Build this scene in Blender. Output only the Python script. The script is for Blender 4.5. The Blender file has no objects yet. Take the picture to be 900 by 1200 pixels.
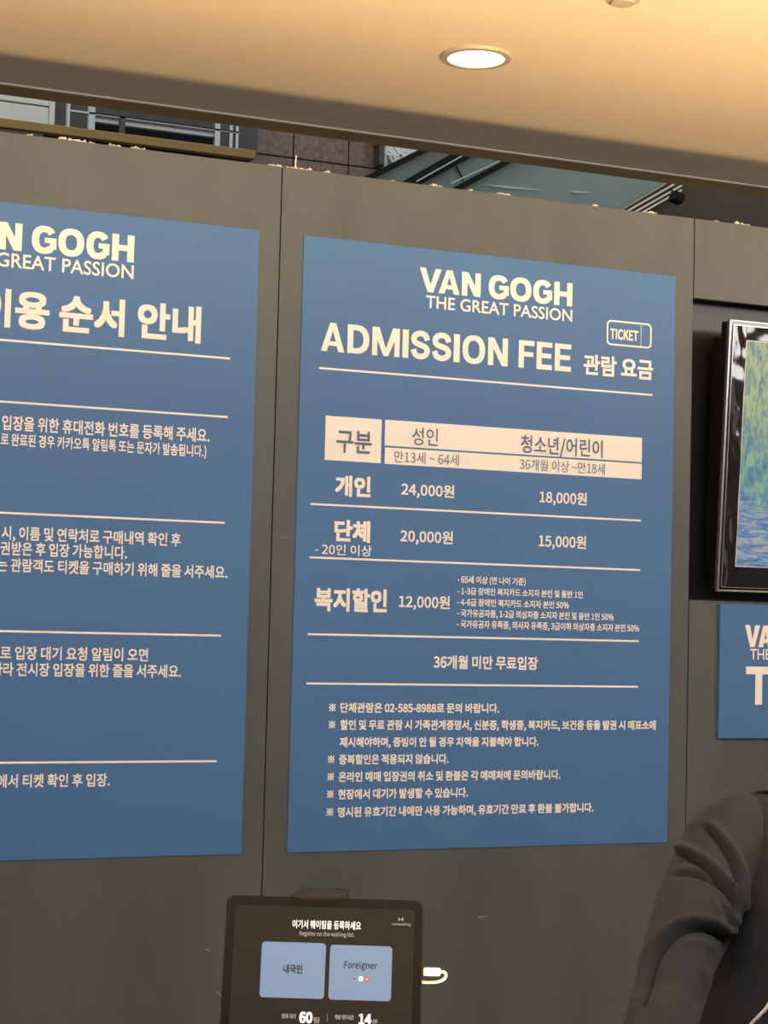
import bpy, bmesh, math, random, os
from mathutils import Vector, Matrix, noise
random.seed(7)
S = bpy.context.scene
C = S.collection
PI = math.pi

# ------------------------------------------------------------------ camera
F_PX, YAW, PITCH, ROLL = 2150.0, 0.3976955, 0.0588637, 0.0247830
CAM = Vector((0, -4.65, 1.62))
view = Vector((math.sin(YAW)*math.cos(PITCH), math.cos(YAW)*math.cos(PITCH), math.sin(PITCH)))
r0 = Vector((math.cos(YAW), -math.sin(YAW), 0)); u0 = r0.cross(view)
rgt = math.cos(ROLL)*r0 + math.sin(ROLL)*u0
upv = -math.sin(ROLL)*r0 + math.cos(ROLL)*u0
cd = bpy.data.cameras.new('camera'); cam = bpy.data.objects.new('camera', cd); C.objects.link(cam)
cd.sensor_fit = 'VERTICAL'; cd.sensor_height = 24; cd.lens = 24*F_PX/1200
cam.matrix_world = Matrix((( rgt.x, upv.x, -view.x, CAM.x), (rgt.y, upv.y, -view.y, CAM.y), (rgt.z, upv.z, -view.z, CAM.z), (0, 0, 0, 1)))
S.camera = cam

def ray(px, py): return view + ((px-450)/F_PX)*rgt - ((py-600)/F_PX)*upv
def at(px, py, Y):                      # the point where a pixel's line of sight meets the depth Y
    d = ray(px, py); return CAM + d*((Y-CAM.y)/d.y)
def at_z(px, py, z):
    d = ray(px, py); return CAM + d*((z-CAM.z)/d.z)
def project(p):
    q = p-CAM; d = q.dot(view); return (450+F_PX*q.dot(rgt)/d, 600-F_PX*q.dot(upv)/d)

# ------------------------------------------------------------------ world, lights, exposure
CZ = 3.30            # ceiling height
w = bpy.data.worlds.new('world'); S.world = w; w.use_nodes = True
bg = w.node_tree.nodes['Background']; bg.inputs[0].default_value = (0.86, 0.95, 1.0, 1); bg.inputs[1].default_value = 0.68
def area(name, loc, target, sx, sy, power, col, spread=180):
    l = bpy.data.lights.new(name, 'AREA'); l.shape = 'RECTANGLE'; l.size = sx; l.size_y = sy
    l.energy = power; l.color = col; l.spread = math.radians(spread)
    o = bpy.data.objects.new(name, l); C.objects.link(o); o.location = loc
    o.rotation_euler = (Vector(target)-Vector(loc)).to_track_quat('-Z', 'Y').to_euler(); return o
# added lamp in place of the warm bounce off the lobby floor; the wall's top edge shades the far strip of the ceiling
area('floor_bounce_light', (2.4, -4.55, 0.05), (2.4, -4.55+1.0, 0.05+0.80), 11, 0.70, 490, (1.0, 0.69, 0.365), 66)
# hall lights behind and above the camera
area('hall_light', (5.4, -3.6, 3.2), (3.0, 0, 1.9), 1.6, 1.0, 60, (1.0, 0.97, 0.90))
area('hall_light_wide', (1.4, -4.2, 3.2), (2.0, 0, 1.7), 5.0, 1.0, 122, (0.90, 0.96, 1.0))
area('atrium_light', (3.5, 3.0, 7.5), (3.5, 4.2, 3.5), 7, 3, 150, (0.93, 0.97, 1.0))
for i, (px, py) in enumerate(((690, 137), (775, 133))):  # added spots throw two faint reflected patches onto the ceiling
    tgt = at_z(px, py, CZ)
    l = bpy.data.lights.new('glint', 'SPOT'); l.energy = 26; l.color = (1, 0.8, 0.55); l.spot_size = math.radians(3.2); l.spot_blend = 1; l.shadow_soft_size = 0.01
    o = bpy.data.objects.new('floor_glint', l); C.objects.link(o); o.location = (tgt.x-0.3, -4.2, 0.4)
    o.rotation_euler = (tgt-o.location).to_track_quat('-Z', 'Y').to_euler()
S.view_settings.view_transform = 'Standard'; S.view_settings.look = 'None'
S.view_settings.exposure = 0.0; S.view_settings.gamma = 1; S.view_settings.use_curve_mapping = False

# ------------------------------------------------------------------ materials
def mat(name, col, rough=0.6, metal=0.0, emit=None, estr=1.0, var=0.0, vscale=8.0, bump=0.0, bscale=200.0, spec=None, stretch=(1, 1, 1), col2=None, coat=0.0, sheen=0.0):
    m = bpy.data.materials.new(name); m.use_nodes = True
    nt = m.node_tree; b = nt.nodes['Principled BSDF']
    b.inputs['Base Color'].default_value = (*col, 1); b.inputs['Roughness'].default_value = rough; b.inputs['Metallic'].default_value = metal
    if spec is not None: b.inputs['Specular IOR Level'].default_value = spec
    if coat: b.inputs['Coat Weight'].default_value = coat; b.inputs['Coat Roughness'].default_value = 0.06
    if sheen: b.inputs['Sheen Weight'].default_value = sheen; b.inputs['Sheen Roughness'].default_value = 0.5
    if emit: b.inputs['Emission Color'].default_value = (*emit, 1); b.inputs['Emission Strength'].default_value = estr
    tc = nt.nodes.new('ShaderNodeTexCoord'); mp = nt.nodes.new('ShaderNodeMapping'); mp.inputs['Scale'].default_value = stretch
    nt.links.new(tc.outputs['Object'], mp.inputs[0])
    if var or col2:
        n = nt.nodes.new('ShaderNodeTexNoise'); n.inputs['Scale'].default_value = vscale; n.inputs['Detail'].default_value = 6; n.inputs['Roughness'].default_value = 0.6
        nt.links.new(mp.outputs[0], n.inputs['Vector'])
        cr = nt.nodes.new('ShaderNodeValToRGB'); cr.color_ramp.elements[0].position = 0.33; cr.color_ramp.elements[1].position = 0.68
        c2 = col2 or tuple(min(1, c*(1+var)) for c in col)
        c1 = col if col2 else tuple(c*(1-var) for c in col)
        cr.color_ramp.elements[0].color = (*c1, 1); cr.color_ramp.elements[1].color = (*c2, 1)
        nt.links.new(n.outputs['Fac'], cr.inputs[0]); nt.links.new(cr.outputs[0], b.inputs['Base Color'])
    if bump:
        n2 = nt.nodes.new('ShaderNodeTexNoise'); n2.inputs['Scale'].default_value = bscale; n2.inputs['Detail'].default_value = 3
        nt.links.new(mp.outputs[0], n2.inputs['Vector'])
        bp = nt.nodes.new('ShaderNodeBump'); bp.inputs['Strength'].default_value = bump; bp.inputs['Distance'].default_value = 0.002
        nt.links.new(n2.outputs['Fac'], bp.inputs['Height']); nt.links.new(bp.outputs[0], b.inputs['Normal'])
    return m
M = {}
M['panel'] = mat('dark_grey_panel', (0.082, 0.091, 0.090), 0.48, var=0.16, vscale=2.6, bump=0.12, bscale=14, stretch=(1.6, 1, 0.55))
M['panel_edge'] = mat('raw_panel_edge', (0.42, 0.36, 0.28), 0.9, var=0.3, vscale=60)
M['stud'] = mat('timber_stud', (0.45, 0.30, 0.17), 0.8, var=0.2, vscale=12, stretch=(1, 1, .1))
M['niche'] = mat('niche_black', (0.010, 0.010, 0.011), 0.33, var=0.15, vscale=3)
M['blue'] = mat('blue_print', (0.058, 0.162, 0.380), 0.5, var=0.03, vscale=3, bump=0.08, bscale=22)
M['board_edge'] = mat('board_edge', (0.16, 0.24, 0.36), 0.6)
M['ink'] = mat('cream_print', (0.92, 0.88, 0.82), 0.6)
M['ink_dark'] = mat('slate_print', (0.13, 0.16, 0.23), 0.6)
M['ceil'] = mat('ceiling_paint', (0.84, 0.70, 0.53), 0.6, var=0.02, vscale=1.5)
M['lip'] = mat('bright_metal_lip', (0.92, 0.82, 0.68), 0.4)
M['bronze'] = mat('bronze_trim', (0.42, 0.27, 0.10), 0.5, var=0.12, vscale=5)
M['gold'] = mat('ochre_beam', (0.23, 0.135, 0.035), 0.5, metal=0.2, var=0.1, vscale=6)
M['floor'] = mat('floor_stone', (0.30, 0.26, 0.21), 0.35, var=0.1, vscale=3)
M['granite'] = mat('brown_granite', (0.085, 0.048, 0.036), 0.5, col2=(0.19, 0.12, 0.095), vscale=26, bump=0.2)
M['mortar'] = mat('granite_joint', (0.05, 0.036, 0.03), 0.9)
M['white_wall'] = mat('gallery_white', (0.58, 0.56, 0.49), 0.7, var=0.1, vscale=2)
M['dark'] = mat('dark_opening', (0.004, 0.004, 0.005), 0.8, spec=0.1)
M['darkgrey'] = mat('dark_grey_cladding', (0.035, 0.031, 0.027), 0.6, var=0.3, vscale=3)
M['steel'] = mat('brushed_steel', (0.50, 0.50, 0.50), 0.3, metal=0.8)
M['white_bar'] = mat('pale_bar', (0.62, 0.58, 0.60), 0.4)
M['teal'] = mat('teal_glass', (0.25, 0.315, 0.29), 0.35, var=0.12, vscale=1.2)
M['black'] = mat('black_metal', (0.006, 0.006, 0.006), 0.6, spec=0.2)
M['brown'] = mat('brown_bulkhead', (0.066, 0.037, 0.018), 0.5, var=0.15, vscale=2)
M['scrap'] = mat('white_foam_scrap', (0.72, 0.67, 0.58), 0.8)
M['white'] = mat('white_plastic', (0.82, 0.78, 0.72), 0.35)
M['ring'] = mat('ring_shaded_beige', (0.50, 0.41, 0.29), 0.4)
M['glow'] = mat('lamp_diffuser', (1, 0.97, 0.9), 0.4, emit=(1.0, 0.95, 0.84), estr=5.0)
M['bezel'] = mat('gloss_black_bezel', (0.010, 0.009, 0.009), 0.12, coat=0.5)
M['chrome'] = mat('satin_silver_frame', (0.45, 0.45, 0.44), 0.28, metal=0.85)
M['tablet'] = mat('tablet_black', (0.010, 0.010, 0.010), 0.5, spec=0.25)
M['screen'] = mat('tablet_screen', (0.010, 0.009, 0.008), 0.25, emit=(0.016, 0.013, 0.011), estr=0.9, spec=0.3)
M['card'] = mat('lit_card', (0.04, 0.05, 0.07), 0.3, emit=(0.19, 0.29, 0.45), estr=0.85)
M['scr_txt'] = mat('lit_text', (0.3, 0.3, 0.3), 0.3, emit=(0.55, 0.62, 0.72), estr=0.9)
M['scr_dim'] = mat('dim_text', (0.1, 0.1, 0.1), 0.3, emit=(0.20, 0.20, 0.22), estr=0.9)
M['card_txt'] = mat('card_text', (0.02, 0.02, 0.03), 0.4)
M['red'] = mat('icon_red', (0.3, 0.02, 0.02), 0.4, emit=(0.30, 0.03, 0.04), estr=0.8)
M['cable'] = mat('cream_cable', (0.80, 0.70, 0.58), 0.45)
M['wool'] = mat('charcoal_wool', (0.043, 0.040, 0.0385), 0.95, var=0.14, vscale=9, bump=0.6, bscale=420, spec=0.1, sheen=0.08)
M['collar_dark'] = mat('collar_shade_black', (0.008, 0.008, 0.009), 0.9, spec=0.1)
M['trouser'] = mat('black_trousers', (0.015, 0.015, 0.017), 0.9, var=0.1)
M['skin'] = mat('skin', (0.56, 0.36, 0.26), 0.5, var=0.05)
M['hair'] = mat('black_hair', (0.012, 0.010, 0.009), 0.45, var=0.3, vscale=60, stretch=(1, 1, .2))

def picture_mat():
    m = bpy.data.materials.new('painterly_picture'); m.use_nodes = True; nt = m.node_tree; N = nt.nodes; L = nt.links
    b = N['Principled BSDF']; b.inputs['Roughness'].default_value = 0.35; b.inputs['Base Color'].default_value = (0.02, 0.02, 0.02, 1)
    tc = N.new('ShaderNodeTexCoord'); mp = N.new('ShaderNodeMapping'); L.new(tc.outputs['Object'], mp.inputs[0])
    def noise_(scale, det, rot=None, stretch=None, dist=0.0):
        mm = N.new('ShaderNodeMapping'); L.new(tc.outputs['Object'], mm.inputs[0])
        if rot: mm.inputs['Rotation'].default_value = rot
        if stretch: mm.inputs['Scale'].default_value = stretch
        n = N.new('ShaderNodeTexNoise'); n.inputs['Scale'].default_value = scale; n.inputs['Detail'].default_value = det; n.inputs['Distortion'].default_value = dist
        L.new(mm.outputs[0], n.inputs['Vector']); return n
    def ramp(src, stops):
        r = N.new('ShaderNodeValToRGB'); e = r.color_ramp.elements
        while len(e) < len(stops): e.new(0.5)
        for k, (p, c) in enumerate(stops): e[k].position = p; e[k].color = (*c, 1)
        L.new(src, r.inputs[0]); return r
    n1 = noise_(26, 4, (0, 0.5, 0), (2.2, 1, 0.8), 1.4)      # upper strokes: yellow and green
    up = ramp(n1.outputs['Fac'], [(0.30, (0.07, 0.16, 0.20)), (0.44, (0.17, 0.32, 0.24)), (0.55, (0.40, 0.47, 0.24)), (0.68, (0.50, 0.52, 0.30))])
    n2 = noise_(24, 4, (0, -0.9, 0), (0.7, 1, 2.6), 1.2)     # lower strokes: blue and pale
    lo = ramp(n2.outputs['Fac'], [(0.30, (0.05, 0.13, 0.36)), (0.45, (0.13, 0.27, 0.50)), (0.56, (0.34, 0.42, 0.46)), (0.70, (0.50, 0.49, 0.40))])
    n3 = noise_(24, 4, (0, 0.4, 0), (2.0, 1, 0.9), 1.0)      # middle: teal green
    mi = ramp(n3.outputs['Fac'], [(0.30, (0.04, 0.16, 0.27)), (0.46, (0.10, 0.30, 0.34)), (0.58, (0.22, 0.42, 0.33)), (0.70, (0.34, 0.46, 0.28))])
    sp = N.new('ShaderNodeSeparateXYZ'); L.new(tc.outputs['Object'], sp.inputs[0])
    wob = noise_(7, 2)
    ad = N.new('ShaderNodeMath'); ad.operation = 'MULTIPLY_ADD'; ad.inputs[1].default_value = 0.22; L.new(wob.outputs['Fac'], ad.inputs[0]); L.new(sp.outputs['Z'], ad.inputs[2])
    def step(a, b_):
        r = N.new('ShaderNodeMapRange'); r.inputs['From Min'].default_value = a; r.inputs['From Max'].default_value = b_; L.new(ad.outputs[0], r.inputs['Value']); return r
    s1 = step(0.27, 0.33); s2 = step(0.45, 0.58)
    mx = N.new('ShaderNodeMix'); mx.data_type = 'RGBA'; L.new(s1.outputs[0], mx.inputs['Factor']); L.new(lo.outputs[0], mx.inputs['A']); L.new(mi.outputs[0], mx.inputs['B'])
    m2 = N.new('ShaderNodeMix'); m2.data_type = 'RGBA'; L.new(s2.outputs[0], m2.inputs['Factor']); L.new(mx.outputs['Result'], m2.inputs['A']); L.new(up.outputs[0], m2.inputs['B'])
    L.new(m2.outputs['Result'], b.inputs['Emission Color']); b.inputs['Emission Strength'].default_value = 0.75
    return m
M['picture'] = picture_mat()

# ------------------------------------------------------------------ helpers
def tag(o, label=None, cat=None, group=None, kind=None):
    if label: o['label'] = label
    if cat: o['category'] = cat
    if group: o['group'] = group
    if kind: o['kind'] = kind
    return o
def empty(name, loc, label=None, cat=None, group=None, rot=(0, 0, 0)):
    o = bpy.data.objects.new(name, None); C.objects.link(o); o.location = loc; o.rotation_euler = rot
    return tag(o, label, cat, group)
def obj(name, bm, m, parent=None, smooth=False, loc=None):
    """bm is in world coordinates (or local to loc); parented parts keep their world place"""
    me = bpy.data.meshes.new(name)
    if isinstance(bm, bmesh.types.BMesh):
        bmesh.ops.recalc_face_normals(bm, faces=bm.faces); bm.to_mesh(me); bm.free()
    else: me = bm
    me.name = name
    me.materials.clear(); me.materials.append(m)
    if smooth:
        for p in me.polygons: p.use_smooth = True
    o = bpy.data.objects.new(name, me); C.objects.link(o)
    if loc is not None: o.location = loc
    if parent is not None:
        o.parent = parent; o.matrix_parent_inverse = parent_world(parent).inverted()
    return o
def parent_world(p):
    m = p.matrix_basis.copy()
    while p.parent is not None:
        m = p.parent.matrix_basis @ p.matrix_parent_inverse @ m if False else (parent_world(p.parent) @ p.matrix_parent_inverse @ p.matrix_basis)
        return m
    return m
def box(bm, x0, x1, y0, y1, z0, z1, mw=None, bev=0.0):
    r = bmesh.ops.create_cube(bm, size=1)
    vs = r['verts']
    for v in vs:
        v.co = Vector((x0+(v.co.x+.5)*(x1-x0), y0+(v.co.y+.5)*(y1-y0), z0+(v.co.z+.5)*(z1-z0)))
    if bev:
        es = list({e for v in vs for e in v.link_edges})
        g = bmesh.ops.bevel(bm, geom=es, offset=bev, segments=2, affect='EDGES', profile=0.5)
        vs = list({v for f in g['faces'] for v in f.verts} | {v for v in vs if v.is_valid})
    if mw is not None:
        for v in vs: v.co = mw @ v.co
    return vs
def B(*a, **k):
    bm = bmesh.new(); box(bm, *a, **k); return bm
def bar(bm, a, b, wdt, hgt, n=Vector((0, 1, 0))):
    """box of section wdt x hgt from a to b; n = direction of hgt"""
    d = (b-a); L = d.length; d.normalize(); s = d.cross(n).normalized(); n2 = s.cross(d)
    mw = Matrix(((d.x, s.x, n2.x, a.x), (d.y, s.y, n2.y, a.y), (d.z, s.z, n2.z, a.z), (0, 0, 0, 1)))
    box(bm, 0, L, -wdt/2, wdt/2, -hgt/2, hgt/2, mw)
def tube(bm, pts, r, seg=10, cap=True):
    pts = [Vector(p) for p in pts]; rings = []; prev = None
    for i, p in enumerate(pts):
        d = (pts[min(i+1, len(pts)-1)]-pts[max(i-1, 0)]).normalized()
        if prev is None: prev = d.orthogonal().normalized()
        a = (prev - d*prev.dot(d)).normalized(); b = d.cross(a); prev = a
        rr = r[i] if isinstance(r, (list, tuple)) else r
        rings.append([bm.verts.new(p + (a*math.cos(2*PI*k/seg)+b*math.sin(2*PI*k/seg))*rr) for k in range(seg)])
    for i in range(len(rings)-1):
        for k in range(seg): bm.faces.new((rings[i][k], rings[i][(k+1) % seg], rings[i+1][(k+1) % seg], rings[i+1][k]))
    if cap: bm.faces.new(rings[0]); bm.faces.new(rings[-1][::-1])
def smooth_path(pts, n=8):
    pts = [Vector(p) for p in pts]; out = []
    P = [pts[0]]+pts+[pts[-1]]
    for i in range(1, len(P)-2):
        for k in range(n):
            t = k/n; a, b, c, d = P[i-1], P[i], P[i+1], P[i+2]
            out.append(.5*((2*b)+(-a+c)*t+(2*a-5*b+4*c-d)*t*t+(-a+3*b-3*c+d)*t**3))
    out.append(pts[-1]); return out
def disc(bm, c, r, z0, z1, seg=48, r_in=None):
    """ring or disc, vertical axis, between z0 and z1"""
    if r_in is None:
        bmesh.ops.create_cone(bm, cap_ends=True, segments=seg, radius1=r, radius2=r, depth=z1-z0, matrix=Matrix.Translation((c.x, c.y, (z0+z1)/2)))
    else:
        prof = [(r_in, z1), (r_in, z0), (r_in+(r-r_in)*.25, z0), (r-0.004, z0+0.001), (r, z1-0.001), (r, z1)]
        rings = [[bm.verts.new((c.x+q*math.cos(2*PI*k/seg), c.y+q*math.sin(2*PI*k/seg), z)) for q, z in prof] for k in range(seg)]
        for k in range(seg):
            for j in range(len(prof)-1): bm.faces.new((rings[k][j], rings[k][j+1], rings[(k+1) % seg][j+1], rings[(k+1) % seg][j]))

# ---------------- writing: text curves turned into flat meshes lying on a plane
class Plane:
    def __init__(s, o, r, u): s.o = Vector(o); s.r = Vector(r).normalized(); s.u = Vector(u).normalized(); s.n = s.r.cross(s.u)
    def hit(s, px, py):
        d = ray(px, py); t = (s.o-CAM).dot(s.n)/d.dot(s.n); q = CAM+d*t-s.o
        return q.dot(s.r), q.dot(s.u)
    def P(s, a, b, off=0.0): return s.o+s.r*a+s.u*b+s.n*off
FONT_LATIN = None
try:
    FONT_LATIN = bpy.data.fonts.load(os.path.join(bpy.utils.system_resource('DATAFILES'), 'fonts', 'Noto Sans CJK Regular.woff2'))
except Exception: pass
def text_mesh(s, bold, font=None, space=1.0):
    if bold and font is not None:        # heavier weight: the glyphs laid down again around their place
        import numpy as np
        src = text_mesh(s, 0, font, space); n = len(src.vertices)
        co = np.empty(n*3); src.vertices.foreach_get('co', co); co = co.reshape(-1, 3)
        fc = [tuple(p.vertices) for p in src.polygons]; nd = 8
        V = [co]; F = list(fc)
        for k in range(nd):
            a = ((1, 1), (1, -1), (-1, 1), (-1, -1), (1, 0), (0, 1), (-1, 0), (0, -1))[k]; c2 = co.copy(); c2[:, 0] += bold*a[0]; c2[:, 1] += bold*a[1]; c2[:, 2] += 3e-5*(k+1); V.append(c2)
            F += [tuple(v+n*(k+1) for v in f) for f in fc]
        me = bpy.data.meshes.new('t'); me.from_pydata(np.concatenate(V).tolist(), [], F); bpy.data.meshes.remove(src); return me
    c = bpy.data.curves.new('t', 'FONT'); c.body = s; c.size = 1; c.offset = bold; c.resolution_u = 3; c.fill_mode = 'FRONT'; c.space_character = space
    if font: c.font = font
    o = bpy.data.objects.new('t', c); me = bpy.data.meshes.new_from_object(o)
    bpy.data.objects.remove(o); bpy.data.curves.remove(c); return me
_ref = {}
def refbox(ch, bold, font):
    k = (ch, bold, font.name if font else '')
    if k not in _ref:
        me = text_mesh(ch, bold, font); ys = [v.co.y for v in me.vertices]; _ref[k] = (min(ys), max(ys))
    return _ref[k]
def write(pl, s, left, top, bottom, right, m, parent, bold=0.0, font=None, ref=None, off=0.0012, name='lettering', space=1.0, rx=None, width=None):
    """left/right: pixel x of the ends; top/bottom: pixel y of the first glyph's top and foot"""
    if font is None and name != 'latin' and s != 'THE GREAT PASSION': font = FONT_LATIN
    hang = any('가' <= ch <= '힣' for ch in s)
    if ref is None: ref = '한' if hang else 'H'
    me = text_mesh(s, bold, font, space)
    x0, zb = pl.hit(left, bottom); _, zt = pl.hit(left, top)
    x1, _ = pl.hit(right, bottom)
    if width:
        if rx: x0 = x1-width
        else: x1 = x0+width
    lo, hi = refbox(ref, bold, font); sz = (zt-zb)/(hi-lo)
    xs = [v.co.x for v in me.vertices]; a, b = min(xs), max(xs); sx = (x1-x0)/(b-a)
    for v in me.vertices:
        v.co = pl.P(x0+(v.co.x-a)*sx, zb+(v.co.y-lo)*sz, off+v.co.z)
    return obj(name, me, m, parent)
def rule(pl, x0, y0, x1, y1, th, m, parent, name='rule_line', off=0.0012):
    a, za = pl.hit(x0, y0); b, zb = pl.hit(x1, y1); z = za   # lines are level on the sign
    bm = bmesh.new(); z = (za+zb)/2
    vs = [bm.verts.new(pl.P(p, q, off)) for p, q in ((a, z-th/2), (b, z-th/2), (b, z+th/2), (a, z+th/2))]
    bm.faces.new(vs); return obj(name, bm, m, parent)
def patch(pl, pts, m, parent, name, off=0.0010):
    bm = bmesh.new(); bm.faces.new([bm.verts.new(pl.P(a, b, off)) for a, b in pts]); return obj(name, bm, m, parent)
def rrect(x0, x1, z0, z1, r, seg=6):
    out = []
    for cx, cz, a0 in ((x1-r, z1-r, 0), (x0+r, z1-r, 90), (x0+r, z0+r, 180), (x1-r, z0+r, 270)):
        for k in range(seg+1):
            a = math.radians(a0+90*k/seg); out.append((cx+r*math.cos(a), cz+r*math.sin(a)))
    return out

# ---------------- heavy capitals for the headings, drawn as outlines in a unit box
def glyph(ch, W, w):
    """polygons of a capital of height 1 and width W with stroke w"""
    rc = lambda x0, x1, y0, y1: [(x0, y0), (x1, y0), (x1, y1), (x0, y1)]
    def ring(cx, a, b, a0, a1, n=40, e=.86):
        out, inn = [], []
        for k in range(n+1):
            t = math.radians(a0+(a1-a0)*k/n); c, s_ = math.cos(t), math.sin(t)
            c = math.copysign(abs(c)**e, c); s_ = math.copysign(abs(s_)**e, s_)
            out.append((cx+a*c, .5+b*s_)); inn.append((cx+(a-w*1.04)*c, .5+(b-w*.92)*s_))
        return [[out[k], out[k+1], inn[k+1], inn[k]] for k in range(n)]
    if ch == 'I': return [rc(0, W, 0, 1)]
    if ch == 'H': return [rc(0, w, 0, 1), rc(W-w, W, 0, 1), rc(w*.5, W-w*.5, .5-w*.42, .5+w*.42)]
    if ch in 'EF': return [rc(0, w, 0, 1), rc(w*.5, W, 1-w*.86, 1), rc(w*.5, W*.94, .5-w*.38, .5+w*.42)]+([rc(w*.5, W, 0, w*.86)] if ch == 'E' else [])
    if ch == 'T': return [rc(0, W, 1-w*.93, 1), rc(W/2-w/2, W/2+w/2, 0, 1-w*.5)]
    if ch == 'V': return [[(0, 1), (w*1.06, 1), (W/2+w*.10, .24), (W/2+w*.5, 0), (W/2-w*.5, 0)], [(W, 1), (W-w*1.06, 1), (W/2-w*.10, .24), (W/2-w*.5, 0), (W/2+w*.5, 0)]]
    if ch == 'A': return [[(0, 0), (w*1.06, 0), (W/2+w*.08, .80), (W/2+w*.52, 1), (W/2-w*.52, 1)], [(W, 0), (W-w*1.06, 0), (W/2-w*.08, .80), (W/2-w*.52, 1), (W/2+w*.52, 1)], rc(W*.27, W*.73, .20, .20+w*.72)]
    if ch == 'N': return [rc(0, w, 0, 1), rc(W-w, W, 0, 1), [(0, 1), (w*1.12, 1), (W, 0), (W-w*1.12, 0)]]
    if ch == 'M': return [rc(0, w*.92, 0, 1), rc(W-w*.92, W, 0, 1), [(0, 1), (w*1.25, 1), (W/2+w*.42, .0), (W/2-w*.42, 0)], [(W, 1), (W-w*1.25, 1), (W/2-w*.42, 0), (W/2+w*.42, 0)]]
    if ch == 'O': return ring(W/2, W/2, .515, 0, 360, 56)
    if ch == 'D': return [rc(0, w, 0, 1), rc(w*.5, W-.46, 1-w*.88, 1), rc(w*.5, W-.46, 0, w*.88)]+ring(W-.47, .47, .5, -90, 90, 30, .9)
    if ch == 'C': return ring(W/2, W/2, .515, 36, 324, 44)
    if ch == 'G': return ring(W/2, W/2, .515, 34, 318, 44)+[rc(W*.52, W*.99, .5-w*.40, .5+w*.34), rc(W-w*1.0, W*.99, .17, .5)]
    if ch == 'K': return [rc(0, w, 0, 1), [(w*.8, .38), (w*.8, .66), (W-w*1.25, 1), (W, 1)], [(W*.34, .56), (W*.56, .70), (W, 0), (W-w*1.3, 0)]]
    if ch == 'S':
        C_ = [(1, .72), (.86, .93), (.5, 1.01), (.14, .93), (0, .745), (.14, .585), (.5, .50), (.87, .41), (1, .25), (.86, .07), (.5, -.01), (.12, .07), (-.02, .29)]
        P_ = smooth_path([Vector((w/2+x*(W-w), w*.46+y*(1-w*.92), 0)) for x, y in C_], 5); out = []
        L_, R_ = [], []
        for i, p in enumerate(P_):
            d = (P_[min(i+1, len(P_)-1)]-P_[max(i-1, 0)]).normalized(); n_ = Vector((-d.y, d.x, 0))*w/2*(.94+.06*abs(d.y)); L_.append(p+n_); R_.append(p-n_)
        return [[tuple(v.xy) for v in (L_[i], L_[i+1], R_[i+1], R_[i])] for i in range(len(P_)-1)]
def heading(pl, letters, zb, zt, w, m, parent, off=.0012):
    """letters: (capital, left, right) in metres along the sign; one flat mesh"""
    bm = bmesh.new(); h = zt-zb
    for ch, a, b in letters:
        for i, poly in enumerate(glyph(ch, (b-a)/h, w if ch != 'I' else 1)):
            bm.faces.new([bm.verts.new(pl.P(a+x*h, zb+y*h, off+2e-5*(i % 7))) for x, y in poly])
    return obj('lettering', bm, m, parent)
def px_letters(pl, s, x0, y0, slope): return [(ch, pl.hit(a, y0+(a-x0)*slope)[0], pl.hit(b, y0+(b-x0)*slope)[0]) for ch, a, b in s]

# ------------------------------------------------------------------ the setting
TOPZ = 2.8415
tag(obj('floor', B(-7, 12, -9, 9, -0.1, 0), M['floor']), kind='structure')
cb = bmesh.new(); box(cb, -7, 12, -9, 1.150, CZ, CZ+0.35)
tag(obj('ceiling', cb, M['ceil']), kind='structure')
tag(obj('trim_1', B(-7, 12, 1.144, 1.158, CZ-0.004, CZ+0.02, ), M['lip']), kind='structure')
tag(obj('trim_2', B(-7, 12, 1.158, 1.285, CZ+0.001, CZ+0.35), M['bronze']), kind='structure')

# the partition: timber frame behind, panels as children
fb = bmesh.new()
seams = [-2.2855, -0.9800, 0.3245, 1.6290, 2.9375, 4.2400, 5.5445]
for x in seams: box(fb, x-0.022, x+0.022, 0.075, 0.16, 0, TOPZ-0.03)
for z in (0.0, 1.2, TOPZ-0.075): box(fb, seams[0], seams[-1], 0.076, 0.159, z, z+0.04)
tag(obj('wall_front_added', B(-7, 12, -9.2, -9, 0, CZ), mat('added_dark_wall', (0.06, 0.05, 0.042), 0.7)), kind='structure')  # unseen wall, added to darken ambient light and reflections on the partition
wall = tag(obj('wall_back', fb, M['stud']), kind='structure')
G = 0.0016
def panel(x0, x1, z0, z1, name='panel', y0=0.0, y1=0.018, m=None):
    return obj(name, B(x0+G, x1-G, y0, y1, z0, z1, bev=0.001), m or M['panel'], wall)
for i in range(6):
    if i == 4: continue
    panel(seams[i], seams[i+1], 0.0, TOPZ)
NZ0, NZ1 = 1.7019, 2.6025
panel(seams[4], seams[5], 0.0, NZ0); panel(seams[4], seams[5], NZ1, TOPZ)
# joints: dark backing strips behind every seam
for x in seams[1:-1]: obj('joint_strip', B(x-0.02, x+0.02, 0.0185, 0.022, 0.0, NZ0-.005 if x > 2.9 and x < 4.3 else TOPZ-0.01), M['niche'], wall)
for x in (2.9375, 4.24): obj('joint_strip', B(x-0.02, x+0.02, 0.0185, 0.022, NZ1+.005, TOPZ-0.01), M['niche'], wall)
# raw top edge cap of the panels
obj('top_batten', B(seams[0], seams[-1], 0.019, 0.05, TOPZ-0.05, TOPZ-0.004), M['panel_edge'], wall)
# niche behind the display: back board, cheeks, head and sill
NB = 0.062
obj('niche_board', B(2.90, 4.28, NB, NB+0.012, NZ0-0.03, NZ1+0.03), M['niche'], wall)
obj('niche_cheek', B(2.926, 2.9375, 0.019, NB, NZ0, NZ1), M['niche'], wall)
obj('niche_cheek', B(4.24, 4.252, 0.019, NB, NZ0, NZ1), M['niche'], wall)
obj('niche_head', B(2.9375, 4.24, 0.019, NB, NZ1, NZ1+0.012), M['dark'], wall)
obj('niche_sill', B(2.9375, 4.24, 0.019, NB, NZ0-0.012, NZ0), M['niche'], wall)

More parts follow.
